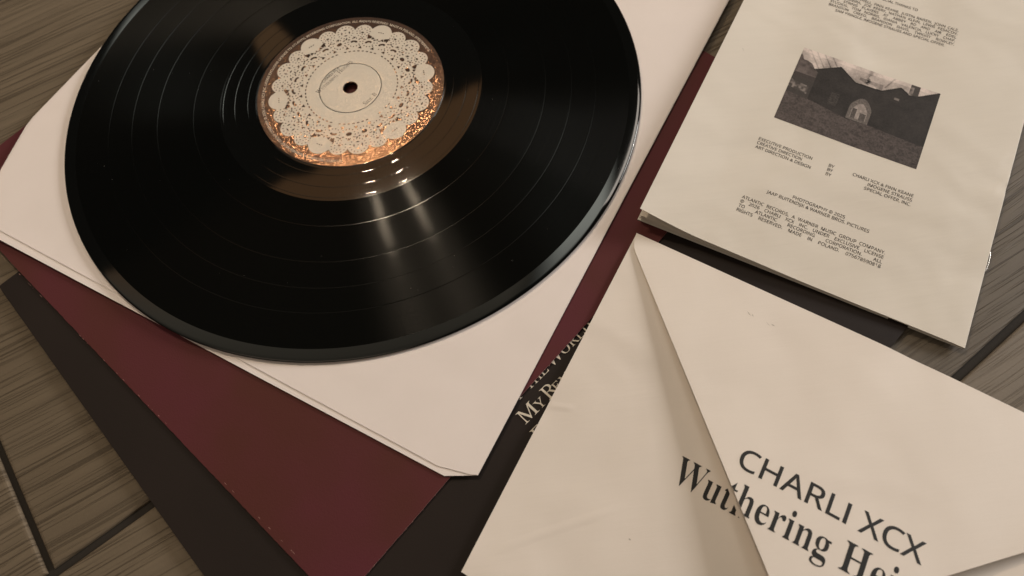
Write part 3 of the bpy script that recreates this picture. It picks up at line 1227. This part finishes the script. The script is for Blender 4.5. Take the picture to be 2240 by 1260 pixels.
def env_z(u, v):
    w = EF.w([(u, v)])[0]
    ju, jv = JF.loc(w[0], w[1])
    out = max(0.0, -277.0 - float(jv))
    z = 4.9 - min(3.4, out * .055)
    z += .12 * math.sin(u * .05 + 1) * math.sin(v * .06)
    d = math.hypot(u - 4.5, v - 92.5)
    z -= .55 * math.exp(-(d / 5.0) ** 2)
    # soft dip along the upper fold
    z -= .5 * math.exp(-((v - 1) / 5.0) ** 2 - ((u - 125) / 9.0) ** 2)
    return z


ep = [(0.4, 0.0), (229.0, 0.0), (229.0, 162.0), (6.2, 162.0)]
ebody = sheet("envelope_body", EF, ep, 5.0, env_z, 0.9, [ENVP, EDGE], env)
HF_ = 9.5


def flap_z(u, v):
    return env_z(u, 0.4 * v) + 0.35 + HF_ * (max(0.0, v) / 117.0) ** 1.08


half = [(0.3, 0.0), (1.0, 3.6), (2.7, 7.6), (5.4, 10.6), (8.2, 13.4)]
tip = [(104.0, 108.6), (108.5, 112.3), (114.5, 114.0)]
left = half + tip
fp = left + [(229.0 - a, b) for a, b in left[::-1][1:]]
flap = sheet("flap", EF, fp, 5.0, flap_z, 0.22, [ENVP, EDGE], env)

NAME = DownLetters()
NAME.line("CHARLI XCX", 'sans', 8.35, 78.9, 76.9, 70.2)
L = DownLetters()
L.line("Wuthering", 'book', 10.6, 60.0, 92.9, 58.9)
L.line("Heights", 'book', 10.6, 123.4, 92.9, 44.6)
# the title was printed with the flap closed, so it is cut along the flap's edge


def cut_letters(L, dy, keep_flap):
    """The part of the print that lies on the flap (or off it)."""
    V = L.pts() + np.array([0.0, dy])
    bm = bmesh.new()
    vs = [bm.verts.new((a, b, 0)) for a, b in V]
    for f in L.F:
        try:
            bm.faces.new([vs[i] for i in f])
        except ValueError:
            pass
    for (p0, p1) in (((8.2, 13.4), (104.0, 108.6)), ((220.8, 13.4), (125.0, 108.6))):
        d = Vector((p1[0] - p0[0], p1[1] - p0[1], 0))
        n = Vector((d.y, -d.x, 0))
        g = bm.verts[:] + bm.edges[:] + bm.faces[:]
        bmesh.ops.bisect_plane(bm, geom=g, dist=1e-5, plane_co=(p0[0], p0[1], 0), plane_no=n)
    poly = np.array(fp)
    dead = [f for f in bm.faces if bool(in_poly(np.array([[f.calc_center_median().x, f.calc_center_median().y]]), poly)[0]) != keep_flap]
    bmesh.ops.delete(bm, geom=dead, context='FACES')
    bm.verts.index_update()
    P2 = np.array([(q.co.x, q.co.y) for q in bm.verts])
    fs = [tuple(q.index for q in f.verts) for f in bm.faces]
    bm.free()
    return P2, fs


def print_title(L, name, keep_flap, shifts=(0.0,)):
    zf = flap_z if keep_flap else env_z
    Ws, out, n0 = [], [], 0
    for k, dy in enumerate(shifts):      # ink spread: each pass a hair above the last
        P2, fs = cut_letters(L, dy, keep_flap)
        W = np.column_stack([EF.w(P2), [zf(a, b) + .06 + .008 * k for a, b in P2]])
        for f in fs:
            ar = sum(W[f[i]][0] * W[f[(i + 1) % len(f)]][1] - W[f[(i + 1) % len(f)]][0] * W[f[i]][1] for i in range(len(f)))
            f = f if ar > 0 else f[::-1]
            out.append(tuple(i + n0 for i in f))
        Ws.append(W)
        n0 += len(W)
    link_mesh(name, np.vstack(Ws), out, INK, flap if keep_flap else ebody)


print_title(NAME, "artist_lettering", True)
print_title(L, "title_lettering", True, (-.18, 0.0, .18))
print_title(L, "title_lettering", False, (-.18, 0.0, .18))

# ------------------------------------------------------------------ small marks: pencil-like scuffs on the flap, a hair on the booklet


def marks(name, strokes, mapper, mat, parent):
    V, F = [], []
    for (x, y, ang, ln, wd) in strokes:
        n = len(V)
        k = 7
        c, s_ = math.cos(ang), math.sin(ang)
        pts = []
        for q in range(k):
            t = q / (k - 1) - .5
            bow = .25 * ln * (.25 - t * t) + random.uniform(-.05, .05) * ln
            w = wd * (1 - (2 * t) ** 2) * random.uniform(.6, 1.0) + .01
            for sg in (-1, 1):
                a, b = t * ln, bow + sg * w
                pts.append((x + a * c - b * s_, y + a * s_ + b * c))
        V += pts
        for q in range(k - 1):
            F.append((n + q * 2, n + q * 2 + 2, n + q * 2 + 3, n + q * 2 + 1))
    P2 = np.array(V)
    W = mapper(P2)
    out = []
    for f in F:
        ar = sum(W[f[i]][0] * W[f[(i + 1) % 4]][1] - W[f[(i + 1) % 4]][0] * W[f[i]][1] for i in range(4))
        out.append(f if ar > 0 else f[::-1])
    return link_mesh(name, W, out, mat, parent)


SMUDGE = plain("grey_scuff", (.30, .27, .24), 0.7, 0.2)


def on_world(frame, zf, pts):
    out = []
    for (x, y, ang, ln, wd) in pts:
        u, v = frame.loc(np.array(x), np.array(y))
        out.append((float(u), float(v), ang, ln, wd))
    return out


fm_ = lambda P2: np.column_stack([EF.w(P2), [flap_z(a, b) + .07 for a, b in P2]])
marks("scuff", on_world(EF, flap_z, [(166.0, -157.9, .5, 2.6, .12), (167.2, -159.0, .9, 1.4, .10)]), fm_, SMUDGE, flap)
marks("scuff", on_world(EF, flap_z, [(174.2, -164.6, .1, 1.8, .14), (172.4, -163.8, .4, 2.2, .05)]), fm_, SMUDGE, flap)
marks("scuff", on_world(EF, env_z, [(96.8, -239.3, .3, .9, .28)]), lambda P2: np.column_stack([EF.w(P2), [env_z(a, b) + .07 for a, b in P2]]), SMUDGE, ebody)
marks("scuff", on_world(KF, cover_z, [(202.3, -18.9, .9, 2.2, .07)]), on_cover, SMUDGE, cov)

# ------------------------------------------------------------------ dust flecks on the vinyl
V, F = [], []
for k in range(60):
    r = math.sqrt(random.uniform(52 ** 2, 149 ** 2))
    a = random.uniform(0, 2 * math.pi)
    s = random.uniform(.04, .10)
    x, y = r * math.cos(a), r * math.sin(a)
    n = len(V)
    for q in ((s, 0, 0), (0, s, 0), (-s, 0, 0), (0, -s * .7, 0), (0, 0, s), (0, 0, -s)):
        V.append((x + q[0], y + q[1], Z0 - .1 + q[2]))
    for f in ((0, 1, 4), (1, 2, 4), (2, 3, 4), (3, 0, 4), (1, 0, 5), (2, 1, 5), (3, 2, 5), (0, 3, 5)):
        F.append(tuple(n + i for i in f))
dust = link_mesh("dust", V, F, DUSTM)
dust['kind'] = 'stuff'
dust['label'] = "fine pale dust flecks scattered over the black vinyl record"
dust['category'] = "dust"
